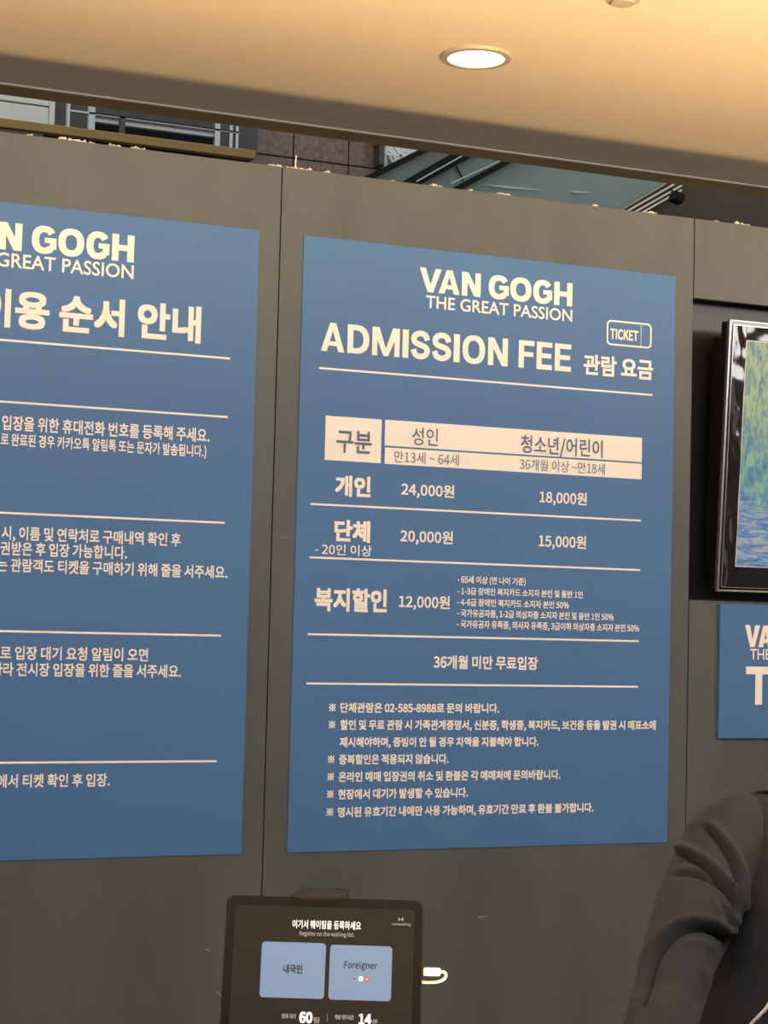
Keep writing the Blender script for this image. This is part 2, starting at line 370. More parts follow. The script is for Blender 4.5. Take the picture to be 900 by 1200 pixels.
# torn scraps of foam tape along the top edge of the wall
sb = bmesh.new()
rs = random.Random(3)
for px, n in ((37, 2), (75, 3), (88, 3), (92, 3), (96, 4), (110, 2), (137, 4), (160, 3), (166, 4), (323, 4), (326, 4), (341, 2), (350, 4), (356, 2), (362, 3), (384, 2), (462, 2), (510, 3), (516, 3), (553, 2), (588, 3), (596, 2), (700, 2), (763, 4), (767, 4), (842, 2), (867, 4), (876, 3)):
    yy = 152 + px*0.1285 if px < 600 else 231+(px-620)*0.124
    x = at(px, yy, 0.01).x
    for k in range(n):
        g = bmesh.ops.create_icosphere(sb, subdivisions=1, radius=1)
        sx, sy, sz = rs.uniform(.003, .008), rs.uniform(.003, .005), rs.uniform(.002, .005)*(1+n*.35*rs.random())
        for v in g['verts']:
            j = 1+0.9*noise.noise(v.co*3+Vector((px, k, 0)))
            v.co = Vector((x+rs.uniform(-.001, .001)+(k-n/2)*.008+v.co.x*sx*j, 0.012+v.co.y*sy*j, TOPZ+0.002+v.co.z*sz*j))
obj('tape_scraps', sb, M['scrap'], wall)['kind'] = 'stuff'
bmz = bmesh.new(); bar(bmz, at(345.4, 201, 0.012), at(347.2, 182, 0.010), 0.0032, 0.0032)
obj('cable_tie', bmz, M['scrap'], wall)

# unseen low trough added on the lobby floor, under the camera: its front lip keeps the light off the wall
tr = empty('light_shield', (2.4, -4.55, 0), 'long low unseen black light shield added on the lobby floor', 'light shield')
obj('front_lip', B(-3.4, 8.2, -3.62, -3.60, 0.0, 0.76), M['black'], tr); obj('base_tray', B(-3.4, 8.2, -4.98, -3.60, 0.0, 0.02), M['black'], tr); obj('rear_lip', B(-3.4, 8.2, -5.00, -4.98, 0.0, 0.10), M['black'], tr)

for pts in (((328, 629.5), (333, 630.2), (339.5, 630.6)), ((253, 1162), (257, 1164), (260, 1170), (262, 1168)), ((836, 918), (845, 924), (853, 929)), ((240, 1112), (246, 1114)), ((560, 1075), (571, 1074))):
    bm = bmesh.new(); tube(bm, [at(px, py, -.0003) for px, py in pts], .0007, 6); obj('scuff_mark', bm, M['steel'], wall)

# ------------------------------------------------------------------ atrium behind the partition
YA = 5.0
q = lambda px, py, Y=YA: at(px, py, Y)
# far wall faced in granite, blocks as parts
gx0 = q(262, 180, 6).x
far = tag(obj('wall_far', B(-6, q(452, 180, 6.0).x, 6.04, 6.3, 0, 7.5), M['mortar']), kind='structure')
jx = [q(344, 175, 6).x, q(408.5, 185, 6).x]; bw = jx[1]-jx[0]; jz = q(344, 185.5, 6).z; bh = 0.62
for ix in range(-12, 1):
    for iz in range(-1, 2):
        x0 = jx[1]+(ix)*bw; z0 = jz+iz*bh
        x1 = x0+bw
        if ix == 0: x1 = q(452, 185, 6).x
        if z0 < 3: pass
        obj('granite_block', B(x0+.004, x1-.004, 6.0, 6.04, z0+.004, z0+bh-.004, bev=0.002), M['granite'], far)
# white gallery wall at the far left and dark cladding beyond the railing
tag(obj('wall_gallery', B(-4, q(58, 125, 5.75).x, 5.75, 5.95, q(20, 147, 5.75).z, 7), M['white_wall']), kind='structure')
obj('cladding', B(q(58, 125, 5.8).x, q(302, 150, 5.8).x, 5.8, 5.95, q(260, 179, 5.8).z, 7), M['darkgrey'], far)
# beam
bz0, bz1 = q(150, 167.5, YA).z, q(150, 157, YA).z
tag(obj('gallery_beam', B(-3, q(300, 175, YA).x, YA, YA+0.05, bz0, bz1, bev=.004), M['gold']), 'long ochre metal beam above the wall top at upper left', 'beam')
# railing with posts and rails standing on the beam
rl = empty('gallery_railing', (q(80, 140, YA).x, YA+.025, bz1), 'grey steel railing with thin rails on the ochre beam', 'railing')
YR = YA+0.025
for px, wd, mt in ((79.5, .016, 'steel'), (107, .034, 'steel'), (69, .05, 'darkgrey'), (254.5, .03, 'steel'), (270.5, .018, 'steel'), (277.5, .016, 'steel'), (143, .03, 'darkgrey'), (60, .03, 'white_wall')):
    x = q(px, 140, YR).x; obj('post', B(x-wd/2, x+wd/2, YR-.015, YR+.015, bz1, bz1+1.1), M[mt], rl)
def rail(a, b, Y, th, mt, nm='rail'):
    bm = bmesh.new(); A = q(*a, Y); Bp = q(*b, Y); Bp.z = A.z = (A.z+Bp.z)/2; bar(bm, A, Bp, .03, th, Vector((0, 0, 1))); obj(nm, bm, M[mt], rl)
rail((82, 131), (280, 155.5), YR, .010, 'steel')
rail((0, 117), (60, 125), YR, .006, 'steel')
rail((108, 140), (255, 160), YR+.02, .020, 'white_bar')
rail((108, 134.5), (280, 154.5), YR, .007, 'darkgrey')
o_ = tag(obj('gallery_doorway', B(q(108, 150, 5.7).x, q(254, 150, 5.7).x, 5.70, 5.79, q(150, 169, 5.7).z, q(180, 152, 5.7).z), M['dark']), 'black opening under the pale rail behind the steel railing', 'opening')

# small wall lamp box beside the granite and the strip window past it
tag(obj('wall_box', B(q(444.5, 180, 5.9).x, q(453, 180, 5.9).x, 5.9, 5.995, q(448, 193, 5.9).z, q(448, 150, 5.9).z+.2, bev=.004), M['darkgrey']), 'narrow dark grey box between granite wall and small window', 'fixture')
wn = empty('window_1', (q(470, 180, 5.2).x, 5.2, q(470, 195, 5.2).z)); wn['kind'] = 'structure'
obj('pane', B(q(452, 180, 5.2).x, q(505, 180, 5.2).x, 5.2, 5.22, q(470, 205, 5.2).z, q(470, 160, 5.2).z+.3), mat('sky_pane', (0.50, 0.50, 0.44), 0.3, var=0.1), wn)
bmz = bmesh.new(); bmz.faces.new([bmz.verts.new(q(*p, 5.17)) for p in ((453, 180), (463, 197), (455, 198))]); obj('blue_patch', bmz, mat('window_blue', (0.06, 0.10, 0.17), 0.3), wn)  # flat blue triangle in front of the pane
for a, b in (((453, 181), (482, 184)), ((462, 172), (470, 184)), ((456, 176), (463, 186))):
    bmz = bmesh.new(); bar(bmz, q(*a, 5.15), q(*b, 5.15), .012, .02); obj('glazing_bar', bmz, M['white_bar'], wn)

# sloping glazed canopy: teal glass panels between black bars
YG = 3.2
cn = empty('glass_canopy', (q(580, 220, YG).x, YG, q(580, 235, YG).z), 'teal glass screen with black slanting bars above the wall top', 'glass screen')
def seg(px0, py0, px1, py1, ext=2.2):
    a, b = q(px0, py0, YG), q(px1, py1, YG); d = (b-a); return a-d*0.9, b+d*ext
bars = [((435, 207), (495, 177)), ((477, 213.5), (534, 181)), ((489, 214.5), (548, 183)), ((537, 220.5), (596, 188.5))]
segs = [seg(*a, *b) for a, b in bars]
for a, b in segs:
    bm = bmesh.new(); bar(bm, a, b, .026, .05); obj('black_bar', bm, M['black'], cn)
last = seg(731, 244, 787, 211)
edges = segs+[last]
for i, j in ((0, 1), (1, 2), (2, 3), (3, 4)):
    a, b = edges[i]; c, d = edges[j]
    bm = bmesh.new(); off = Vector((0, .012, 0)); th = Vector((0, .012, 0))
    f = [a+off, b+off, d+off, c+off]
    v1 = [bm.verts.new(p) for p in f]; v2 = [bm.verts.new(p+th) for p in f]
    bm.faces.new(v1); bm.faces.new(v2[::-1])
    for k in range(4): bm.faces.new((v1[k], v1[(k+1) % 4], v2[(k+1) % 4], v2[k]))
    obj('glass_panel', bm, M['teal'], cn)
for a, b in (((452, 197), (492, 206)), ):
    pass
bm = bmesh.new(); bar(bm, q(535, 195, YG+.002), q(543, 212, YG+.002), .003, .01); obj('panel_joint', bm, M['black'], cn)
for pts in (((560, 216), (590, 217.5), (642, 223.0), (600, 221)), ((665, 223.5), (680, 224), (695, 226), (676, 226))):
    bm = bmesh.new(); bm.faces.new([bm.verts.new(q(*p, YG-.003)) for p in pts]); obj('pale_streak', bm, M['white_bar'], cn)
# bright edge strips of the bars
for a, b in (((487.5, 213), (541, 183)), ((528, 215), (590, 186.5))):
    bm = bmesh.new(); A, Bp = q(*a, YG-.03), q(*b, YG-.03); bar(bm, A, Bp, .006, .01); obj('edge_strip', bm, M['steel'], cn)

# bronze banded edge and brown bulkhead to the right
bk = empty('bulkhead', (q(800, 240, YG).x, YG, q(800, 250, YG).z), 'dark brown bulkhead with pale slanting bands above the wall, right', 'bulkhead')
a0, b0 = last
bm = bmesh.new()
pa = [a0+Vector((.008, 0, 0)), b0+Vector((.008, 0, 0)), b0+Vector((4, 0, 0)), a0+Vector((5, 0, 0))]
v1 = [bm.verts.new(p) for p in pa]; v2 = [bm.verts.new(p+Vector((0, .4, 0))) for p in pa]
bm.faces.new(v1); bm.faces.new(v2[::-1])
for k in range(4): bm.faces.new((v1[k], v1[(k+1) % 4], v2[(k+1) % 4], v2[k]))
obj('bulkhead_face', bm, M['brown'], bk)
for (p0, p1) in (((731.5, 244), (787, 211)), ((738, 245.5), (793, 214)), ((747, 246.5), (801, 216)), ((755, 247.5), (797, 223.5))):
    a, b = q(*p0, YG-.01), q(*p1, YG-.01); d = b-a
    bm = bmesh.new(); bar(bm, a-d*.8, b+(d*1.5 if p0[0] < 750 else d*0.02), .0085, .02); obj('pale_band', bm, mat('band', (0.42, 0.33, 0.22), 0.5) if p0[0] < 735 else M['lip'], bk)
bm = bmesh.new(); c_ = q(793, 232, 3.1); box(bm, -.028, .028, -.03, .03, -.024, .024, Matrix.Translation(c_) @ Matrix.Rotation(math.radians(18), 4, 'Y'), bev=.004)
spot = obj('spotlight', bm, M['black'], bk)
bm = bmesh.new(); bar(bm, c_+Vector((0, 0, .02)), c_+Vector((.03, .11, .07)), .008, .008); obj('bracket', bm, M['black'], spot)
# atrium backdrop wall further off
tag(obj('wall_atrium', B(q(452, 180, 6.6).x-.5, 14, 6.6, 6.8, 0, 8), mat('atrium_wall', (0.20, 0.17, 0.13), 0.7, var=.1, vscale=2)), kind='structure')

# ------------------------------------------------------------------ downlight and detector on the ceiling
lc = at_z(558, 66, CZ)
dl = empty('downlight', (lc.x, lc.y, CZ), 'round recessed ceiling downlight glowing white in the beige ceiling', 'ceiling light')
bm = bmesh.new(); disc(bm, lc, 0.108, CZ-0.010, CZ, r_in=0.085); obj('trim_ring', bm, M['ring'], dl, smooth=False)
bm = bmesh.new(); disc(bm, lc, 0.0855, CZ-0.006, CZ-0.002); obj('diffuser', bm, M['glow'], dl)
bm = bmesh.new()
for rr in (.03, .058): 
    tube(bm, [(lc.x+rr*math.cos(t*PI/12), lc.y+rr*math.sin(t*PI/12), CZ-.0062) for t in range(25)], .0012, 6, cap=False)
obj('diffuser_ridge', bm, M['white'], dl)
dc = at_z(730, -8, CZ)
sd = empty('smoke_detector', (dc.x, dc.y, CZ), 'small round beige detector on the ceiling at the top edge', 'detector')
bm = bmesh.new(); disc(bm, dc, 0.050, CZ-0.022, CZ, r_in=0.030); obj('detector_base', bm, M['ring'], sd)
bm = bmesh.new(); disc(bm, dc, 0.031, CZ-0.030, CZ-0.004); obj('detector_cap', bm, M['ring'], sd)

# ------------------------------------------------------------------ blue signs
WP = Plane((0, 0, 0), (1, 0, 0), (0, 0, 1))          # the wall's face
SW, SZ0, SZ1 = 1.177, 0.994, 2.6606
def sign(name, x0, x1, z0, z1, th, label):
    e = empty(name, ((x0+x1)/2, 0, z0), label, 'sign')
    obj('sign_board', B(x0, x1, -th, 0, z0, z1, bev=0.0004), M['blue'], e)
    return e, Plane((0, -th, 0), (1, 0, 0), (0, 0, 1))
INK, DRK = M['ink'], M['ink_dark']
# --- admission sign
fs, P2 = sign('admission_sign', 1.6960, 2.8730, SZ0, SZ1, 0.003, 'blue admission fee sign with price table, right of the wall seam')
FL = FONT_LATIN
logo = px_letters(P2, (('V', 491.2, 516.8), ('A', 513.8, 538.4), ('N', 540.8, 562.8), ('G', 572.2, 596.0), ('O', 597.5, 622.2), ('G', 624.4, 646.8), ('H', 649.0, 670.2)), 491.5, 342, .104)
lb, lt = P2.hit(502, 342.3)[1], P2.hit(492, 313.2)[1]
heading(P2, logo, lb, lt, .255, INK, fs)
def shifted(letters, x_right, k=1.0):
    r = letters[-1][2]; return [(c, x_right+(a-r)*k, x_right+(b-r)*k) for c, a, b in letters]
write(P2, 'THE GREAT PASSION', 498.8, 346, 360.6, 670.6, INK, fs, bold=0.012)
adm = px_letters(P2, (('A', 375.6, 403.3), ('D', 406.7, 432.2), ('M', 435.6, 467.8), ('I', 471.1, 478.2), ('S', 481.1, 503.3), ('S', 506, 528.4), ('I', 531.1, 538.2), ('O', 541.4, 567.8), ('N', 571.4, 594.5), ('F', 607.3, 625.4), ('E', 628.3, 646.4), ('E', 649.6, 668.6)), 376, 411, .092)
heading(P2, adm, P2.hit(377, 411)[1], P2.hit(386, 378.0)[1], .212, INK, fs)
write(P2, '관람 요금', 683.5, 414.6, 438.5, 765, INK, fs, bold=0.010)
rule(P2, 373.7, 431, 764.2, 463.2, 0.0055, INK, fs)
# ticket symbol
a, zt = P2.hit(711, 374.5); b, _ = P2.hit(763.6, 378.5); _, zb = P2.hit(710.6, 404)
bm = bmesh.new(); o1 = rrect(a, b, zb, zt, .014); o2 = rrect(a+.005, b-.005, zb+.005, zt-.005, .010)
v1 = [bm.verts.new(P2.P(x, z, .0012)) for x, z in o1]; v2 = [bm.verts.new(P2.P(x, z, .0012)) for x, z in o2]
for k in range(len(v1)): bm.faces.new((v1[k], v1[(k+1) % len(v1)], v2[(k+1) % len(v1)], v2[k]))
xd, _ = P2.hit(751, 390)
for k in range(9):
    z = zb+.006+(zt-zb-.012)*k/9
    bm.faces.new([bm.verts.new(P2.P(xd+dx, z+dz, .0012)) for dx, dz in ((-.0015, 0), (.0015, 0), (.0015, .004), (-.0015, .004))])
obj('ticket_symbol', bm, INK, fs)
write(P2, 'TICKET', 714.7, 384.8, 397, 747.7, INK, fs, bold=0.012, font=FL)
# table head cells
def cell(x0p, x1p, ytop, ybot, xl=None):
    xa, z1 = P2.hit(x0p, ytop); xb, _ = P2.hit(x1p, ytop); _, z0 = P2.hit(x0p, ybot)
    patch(P2, [(xa, z0), (xb, z0), (xb, z1), (xa, z1)], INK, fs, 'table_cell')
cell(381.6, 447.4, 487, 539); cell(451.2, 752.6, 491.8, 522.2); cell(450.9, 752.2, 524.2, 543.6)
O2 = 0.0022
write(P2, '구분', 393.5, 503.4, 529.6, 435.2, DRK, fs, bold=0.006, off=O2, ref='분')
write(P2, '성인', 482.2, 500.5, 521.2, 512.7, DRK, fs, bold=0.002, off=O2, ref='성')
write(P2, '만13세 ~ 64세', 461.7, 528, 541.5, 537.3, DRK, fs, bold=0.0, off=O2, font=None)
write(P2, '청소년/어린이', 609.9, 509.3, 530, 705.7, DRK, fs, bold=0.004, off=O2)
write(P2, '36개월 이상 ~만18세', 608.4, 537, 550.2, 708.5, DRK, fs, bold=0.0, off=O2)
T2 = [('개인', 392.3, 556.5, 580.8, 434, .014, '인'), ('24,000원', 470, 565.2, 580.4, 532, .007, None), ('18,000원', 632, 574.4, 589.4, 687.4, .007, None),
      ('단체', 391.3, 608.8, 634, 433.3, .014, '단'), ('- 20인 이상', 368.6, 636.6, 649.4, 435.5, .004, None), ('20,000원', 468.8, 620, 635.2, 530.4, .007, None), ('15,000원', 631, 625.8, 641, 686.5, .007, None),
      ('복지할인', 368, 688.7, 716, 453, .013, '복'), ('12,000원', 467.2, 696.8, 712.2, 526.7, .007, None),
      ('- 65세 이상 (연 나이 기준)', 535.6, 674.3, 683.2, 615.8, .008, None), ('- 1-3급 장애인 복지카드 소지자 본인 및 동반 1인', 535.6, 687.8, 696.6, 682.7, .008, None),
      ('- 4-6급 장애인 복지카드 소지자 본인 50%', 535.4, 700.8, 709.8, 666.5, .008, None), ('- 국가유공자증, 1-2급 의상자증 소지자 본인 및 동반 1인 50%', 535.2, 713.6, 722.6, 718.8, .008, None),
      ('- 국가유공자 유족증, 의사자 유족증, 3급이하 의상자증 소지자 본인 50%', 535, 726.4, 735.6, 748.7, .008, None),
      ('36개월 미만 무료입장', 507.6, 767.6, 783.4, 630.1, .010, None)]
for s, l, t, b, r, bo, ref in T2: write(P2, s, l, t, b, r, INK, fs, bold=bo, ref=ref)
for a in ((363.6, 590.7, 750.9, 610), (362.4, 653.6, 750, 667.6), (360.2, 743.5, 748.3, 751), (358.8, 801.2, 747.5, 804.5)): rule(P2, *a, 0.0055, INK, fs)
NT = [('단체관람은 02-585-8988로 문의 바랍니다.', 398.4, 823.2, 835, 584.8), ('할인 및 무료 관람 시 가족관계증명서, 신분증, 학생증, 복지카드, 보건증 등을 발권 시 매표소에', 398.4, 843.4, 855.2, 768),
      ('제시해야하며, 증빙이 안 될 경우 차액을 지불해야 합니다.', 397.8, 863.8, 875.4, 630.7), ('중복할인은 적용되지 않습니다.', 396.9, 884, 895.8, 525.2),
      ('온라인 예매 입장권의 취소 및 환불은 각 예매처에 문의바랍니다.', 396.3, 904.4, 916.2, 656.3), ('현장에서 대기가 발생할 수 있습니다.', 395.8, 924.8, 936.6, 548),
      ('명시된 유효기간 내에만 사용 가능하며, 유효기간 만료 후 환불 불가합니다.', 395.5, 945.8, 957.6, 695)]
for i, (s, l, t, b, r) in enumerate(NT):
    write(P2, s, l, t, b, r, INK, fs, bold=.0105)
    if i != 2:
        lx = 385.4-(t-823.2)*.024
        write(P2, '※', lx, t+1.4, b-1.6, lx+7.6, INK, fs, bold=0.01, ref='※', name='note_mark')

# --- sign at the left edge: order of use
us, P1 = sign('guide_sign', 0.3895, 1.5680, SZ0, SZ1, 0.003, 'blue visitor guide sign cut by the left edge of the photo')
def write_right(pl, s, right, top_r, bot_r, m, parent, width, **k):
    """like write, but heights are taken at the right-hand end"""
    x1, zb = pl.hit(right, bot_r); _, zt = pl.hit(right, top_r)
    bold = k.get('bold', 0); font = k.get('font'); me = text_mesh(s, bold, font, k.get('space', 1.0)); lo, hi = refbox(k.get('ref', 'H'), bold, font)
    xs = [v.co.x for v in me.vertices]; a, b = min(xs), max(xs); sx = width/(b-a); sz = (zt-zb)/(hi-lo)
    for v in me.vertices: v.co = pl.P(x1-width+(v.co.x-a)*sx, zb+(v.co.y-lo)*sz, .0012+v.co.z)
    return obj('lettering', me, m, parent)
heading(P1, shifted(logo, P1.hit(156.6, 307)[0]), P1.hit(156.6, 307.8)[1], P1.hit(156.6, 276.3)[1], .255, INK, us)
xa = P2.hit(498.8, 360)[0]; xb = P2.hit(670.6, 360)[0]
write_right(P1, 'THE GREAT PASSION', 156.2, 311.2, 327.3, INK, us, xb-xa, bold=0.012)
write(P1, '이용 순서 안내', -24, 336.5, 381, 235.4, INK, us, bold=.012, ref='용')
rule(P1, -110, 386.5, 269.4, 422.7, .0055, INK, us)
for l in ((-100, 461.5, 266.7, 490.7), (-100, 594, 263, 614.8), (-100, 736, 259, 746.3), (-100, 893.8, 254, 892.7)):
    rule(P1, *l, .0055, INK, us)
G1 = [('입장을 위한 휴대전화 번호를 등록해 주세요.', 2, 486.4, 503.4, 245.6), ('로 완료된 경우 카카오톡 알림톡 또는 문자가 발송됩니다.)', 0.5, 507, 521.6, 241.8),
      ('시, 이름 및 연락처로 구매내역 확인 후', 1.5, 616, 632, 211.6), ('권받은 후 입장 가능합니다.', 0, 634.2, 650, 148.7), ('는 관람객도 티켓을 구매하기 위해 줄을 서주세요.', -4, 653.6, 669.4, 266.4),
      ('자로 입장 대기 요청 알림이 오면', -14, 756.6, 772.4, 173.3), ('따라 전시장 입장을 위한 줄을 서주세요.', -10, 776, 791.8, 212), ('에서 티켓 확인 후 입장.', -4, 907.4, 923, 128.4)]
for s, l, t, b, r in G1: write(P1, s, l, t, b, r, INK, us, bold=.007)

# --- small sign board below the display
ts, P3 = sign('ticket_sign', 3.0400, 4.1300, 1.2950, 1.6935, 0.010, 'small blue sign board mounted below the wall display')
lx0 = P3.hit(872.6, 757)[0]; kk = .80
heading(P3, shifted(logo, lx0+(logo[-1][2]-logo[0][1])*kk, kk), P3.hit(880, 758.2)[1], P3.hit(873, 732.4)[1], .255, INK, ts)
write(P3, 'THE GREAT PASSION', 878.8, 760.3, 772.8, 900, INK, ts, bold=0.006, width=(xb-xa)*0.80)
x = P3.hit(873.5, 826)[0]; tw = P3.hit(903.6, 826)[0]-x; u_ = tw; tk = []
for ch, ww in (('T', 1), ('I', .30), ('C', .98), ('K', 1.0), ('E', .80), ('T', 1)): tk.append((ch, x, x+u_*ww)); x += u_*ww+u_*.13
heading(P3, tk, P3.hit(884, 825.8)[1], P3.hit(874, 781)[1], .218, INK, ts)

# ------------------------------------------------------------------ wall display with a picture on it
A_ = at(853.3, 374, -0.080); D_ = at(840.2, 693, -0.030); D_.x = A_.x = (A_.x+D_.x)/2
upT = (A_-D_).normalized(); TP = Plane((A_.x, D_.y, D_.z), (1, 0, 0), upT)
TH = (A_-D_).length; TWd = 1.30
tv = empty('wall_display', (A_.x+TWd/2, 0, D_.z), 'glossy black wall display tilted in its niche, showing a painterly green picture', 'display')
def tbox(x0, x1, z0, z1, d0, d1, bev=0.0):
    """box on the display's plane; d is measured out of the face"""
    mw = Matrix(((TP.r.x, TP.n.x, TP.u.x, TP.o.x), (TP.r.y, TP.n.y, TP.u.y, TP.o.y), (TP.r.z, TP.n.z, TP.u.z, TP.o.z), (0, 0, 0, 1)))
    bm = bmesh.new(); box(bm, x0, x1, d0, d1, z0, z1, mw, bev); return bm
obj('casing', tbox(0.004, TWd-.004, .004, TH-.004, -.045, -.003), M['black'], tv)
obj('rear_housing', tbox(-.016+.02, TWd-.02, .06, TH-.05, -.085, -.045), M['black'], tv)
scr_a = TP.hit(872.6, 399.5); scr_b = TP.hit(863.8, 663)
sx0 = (scr_a[0]+scr_b[0])/2; sz1, sz0 = scr_a[1], scr_b[1]
sx1 = TWd-sx0; SZs = sz1-sz0
obj('bezel', tbox(.006, TWd-.006, .006, TH-.006, -.004, .002), M['bezel'], tv)
for nm, a in (('frame_edge', (0, .007, 0, TH, -.010, .005)), ('frame_edge', (TWd-.007, TWd, 0, TH, -.010, .005)), ('frame_edge', (.007, TWd-.007, TH-.006, TH, -.010, .005)), ('frame_edge', (.007, TWd-.007, 0, .006, -.010, .005))):
    obj(nm, tbox(*a, bev=.0015), M['chrome'], tv)
for a in ((.013, .0155, .012, TH-.014, .002, .006), (.0155, TWd-.013, TH-.0165, TH-.014, .002, .006), (.0155, TWd-.013, .012, .0145, .002, .006)):
    obj('inner_edge', tbox(*a), M['chrome'], tv)
# picture: own mesh with local coordinates so the strokes sit on it
mw = Matrix(((TP.r.x, TP.n.x, TP.u.x, 0), (TP.r.y, TP.n.y, TP.u.y, 0), (TP.r.z, TP.n.z, TP.u.z, 0), (0, 0, 0, 1)))
bm = B(0, sx1-sx0, 0.0, .0012, 0, SZs)
pic = obj('screen_picture', bm, M['picture']); pm = mw.copy(); pm.translation = TP.P(sx0, sz0, .002)
pic.matrix_basis = pm; pic.parent = tv; pic.matrix_parent_inverse = parent_world(tv).inverted()
for a in ((sx0-.003, sx0, sz0-.003, sz1+.003), (sx1, sx1+.003, sz0-.003, sz1+.003), (sx0, sx1, sz0-.003, sz0), (sx0, sx1, sz1, sz1+.003)):
    obj('picture_border', tbox(*a, .002, .0034), M['white_bar'], tv)
bm = tbox(.12, TWd-.12, .10, TH-.10, -.083, -.080)
bm.free()
obj('wall_bracket', B(A_.x+.35, A_.x+.95, .0, NB, 2.0, 2.25), M['black'], tv)
# crumpled clear film left on the bezel
fl = bmesh.new(); rs = random.Random(5)
nx, nz = 60, 60
def film(x0, x1, z0, z1, nu, nv, seed):
    vs = {}
    for i in range(nu+1):
        for j in range(nv+1):
            x = x0+(x1-x0)*i/nu; z = z0+(z1-z0)*j/nv
            h = .0035+.0045*noise.noise(Vector((x*16+seed, z*9, seed)))+.002*noise.noise(Vector((x*50, z*25, seed)))
            vs[i, j] = fl.verts.new(TP.P(x, z, max(.0022, .0020+h)))
    for i in range(nu):
        for j in range(nv): fl.faces.new((vs[i, j], vs[i+1, j], vs[i+1, j+1], vs[i, j+1]))
film(.016, sx0-.004, .015, TH-.017, 8, 60, 1.3); film(sx0-.004, TWd-.016, .015, sz0-.004, 90, 8, 4.7); film(sx0-.004, TWd-.016, sz1+.004, TH-.017, 90, 8, 8.1)
fm = bpy.data.materials.new('clear_film'); fm.use_nodes = True
b_ = fm.node_tree.nodes['Principled BSDF']; b_.inputs['Base Color'].default_value = (.02, .018, .018, 1); b_.inputs['Roughness'].default_value = .10; b_.inputs['Specular IOR Level'].default_value = .8
obj('protective_film', fl, fm, tv, smooth=True)

# ------------------------------------------------------------------ waiting-list tablet on a stand
TY, TT, TWt, TL = -0.43, 0.24, 0.2025, 0.295
rr_ = Vector((math.cos(TY), math.sin(TY), 0)); bb_ = Vector((-math.sin(TY), math.cos(TY), 0))
uu_ = (math.cos(TT)*Vector((0, 0, 1))+math.sin(TT)*bb_).normalized()
nn_ = rr_.cross(uu_)
dist = 1.88
oc = CAM+ray(381.2, 1052)*dist
PT = Plane(oc-uu_*TL/2, rr_, uu_)
tb = empty('waiting_tablet', (PT.o.x, PT.o.y, 0), 'black touchscreen tablet on a stand showing two lit pale blue cards', 'tablet')
def pbox(x0, x1, z0, z1, d0, d1, bev=0.0, P=PT):
    mw = Matrix(((P.r.x, P.n.x, P.u.x, P.o.x), (P.r.y, P.n.y, P.u.y, P.o.y), (P.r.z, P.n.z, P.u.z, P.o.z), (0, 0, 0, 1)))
    bm = bmesh.new(); box(bm, x0, x1, d0, d1, z0, z1, mw, bev); return bm
def slab(outline, d0, d1, m, name, parent, P=PT):
    bm = bmesh.new()
    v1 = [bm.verts.new(P.P(x, z, d1)) for x, z in outline]; v2 = [bm.verts.new(P.P(x, z, d0)) for x, z in outline]
    bm.faces.new(v1); bm.faces.new(v2[::-1]); n = len(outline)
    for k in range(n): bm.faces.new((v1[k], v2[k], v2[(k+1) % n], v1[(k+1) % n]))
    return obj(name, bm, m, parent)
h2 = TL/2
slab(rrect(-TWt/2, TWt/2, -h2, h2, .009), -.0075, -.0006, M['tablet'], 'tablet_body', tb)
slab(rrect(-TWt/2+.0012, TWt/2-.0012, -h2+.0012, h2-.0012, .008), -.0006, 0, M['bezel'], 'front_glass', tb)
sc = slab(rrect(-TWt/2+.0095, TWt/2-.0095, -h2+.0095, h2-.0095, .002), 0, .0003, M['screen'], 'screen', tb)
def card(x0, y0, x1, y1):
    a, z1 = PT.hit(x0, y0); b, z0 = PT.hit(x1, y1)
    return slab(rrect(a, b, z0, z1, .0035), .0003, .0006, M['card'], 'lit_card', sc)
card(307.2, 1103.2, 379.6, 1170.8); card(387.2, 1107, 458, 1173.5)
W_ = lambda s, l, t, b, r, m, bold=0, ref=None, **k: write(PT, s, l, t, b, r, M[m], sc, bold=bold, ref=ref, off=.0008, name='screen_text', **k)
W_('여기서 웨이팅을 등록하세요', 342.6, 1077.6, 1087.6, 423, 'scr_txt', .006)
W_('Register on the waiting list.', 350.8, 1091.2, 1096.2, 415.4, 'scr_dim', .006, font=FL)
W_('내국인', 332, 1130, 1140.4, 354.2, 'card_txt', .012)
W_('Foreigner', 403.2, 1126.6, 1134.6, 441.8, 'card_txt', .006, font=FL)
W_('현재 대기', 330, 1187.6, 1193.4, 346.6, 'scr_dim', .014)
W_('60', 350.4, 1185.6, 1198.6, 366, 'scr_txt', .016, font=FL)
W_('팀', 367.4, 1191.6, 1199, 374, 'scr_dim', .008)
W_('예상 대기시간', 392.4, 1188.8, 1194.6, 414.6, 'scr_dim', .014)
W_('14', 420, 1188, 1200.6, 435.4, 'scr_txt', .016, font=FL)
W_('분', 436.4, 1193.6, 1201, 442.6, 'scr_dim', .008)
W_('nowwaiting', 459.6, 1081.2, 1084.2, 481.4, 'scr_dim', .006, font=FL)
a, z = PT.hit(467, 1080); b, z1 = PT.hit(472.6, 1075)
bm = bmesh.new()
for f in ([(a, z), (a, z1), ((a+b)/2, (z+z1)/2)], [(b, z), ((a+b)/2, (z+z1)/2), (b, z1)]): bm.faces.new([bm.verts.new(PT.P(x, y, .0008)) for x, y in f])
obj('small_logo', bm, M['scr_dim'], sc)
p0 = PT.hit(383.6, 1192); bm = bmesh.new(); bm.faces.new([bm.verts.new(PT.P(p0[0]+dx, p0[1]+dz, .0008)) for dx, dz in ((-.0002, -.004), (.0002, -.004), (.0002, .004), (-.0002, .004))]); obj('divider', bm, M['scr_dim'], sc)
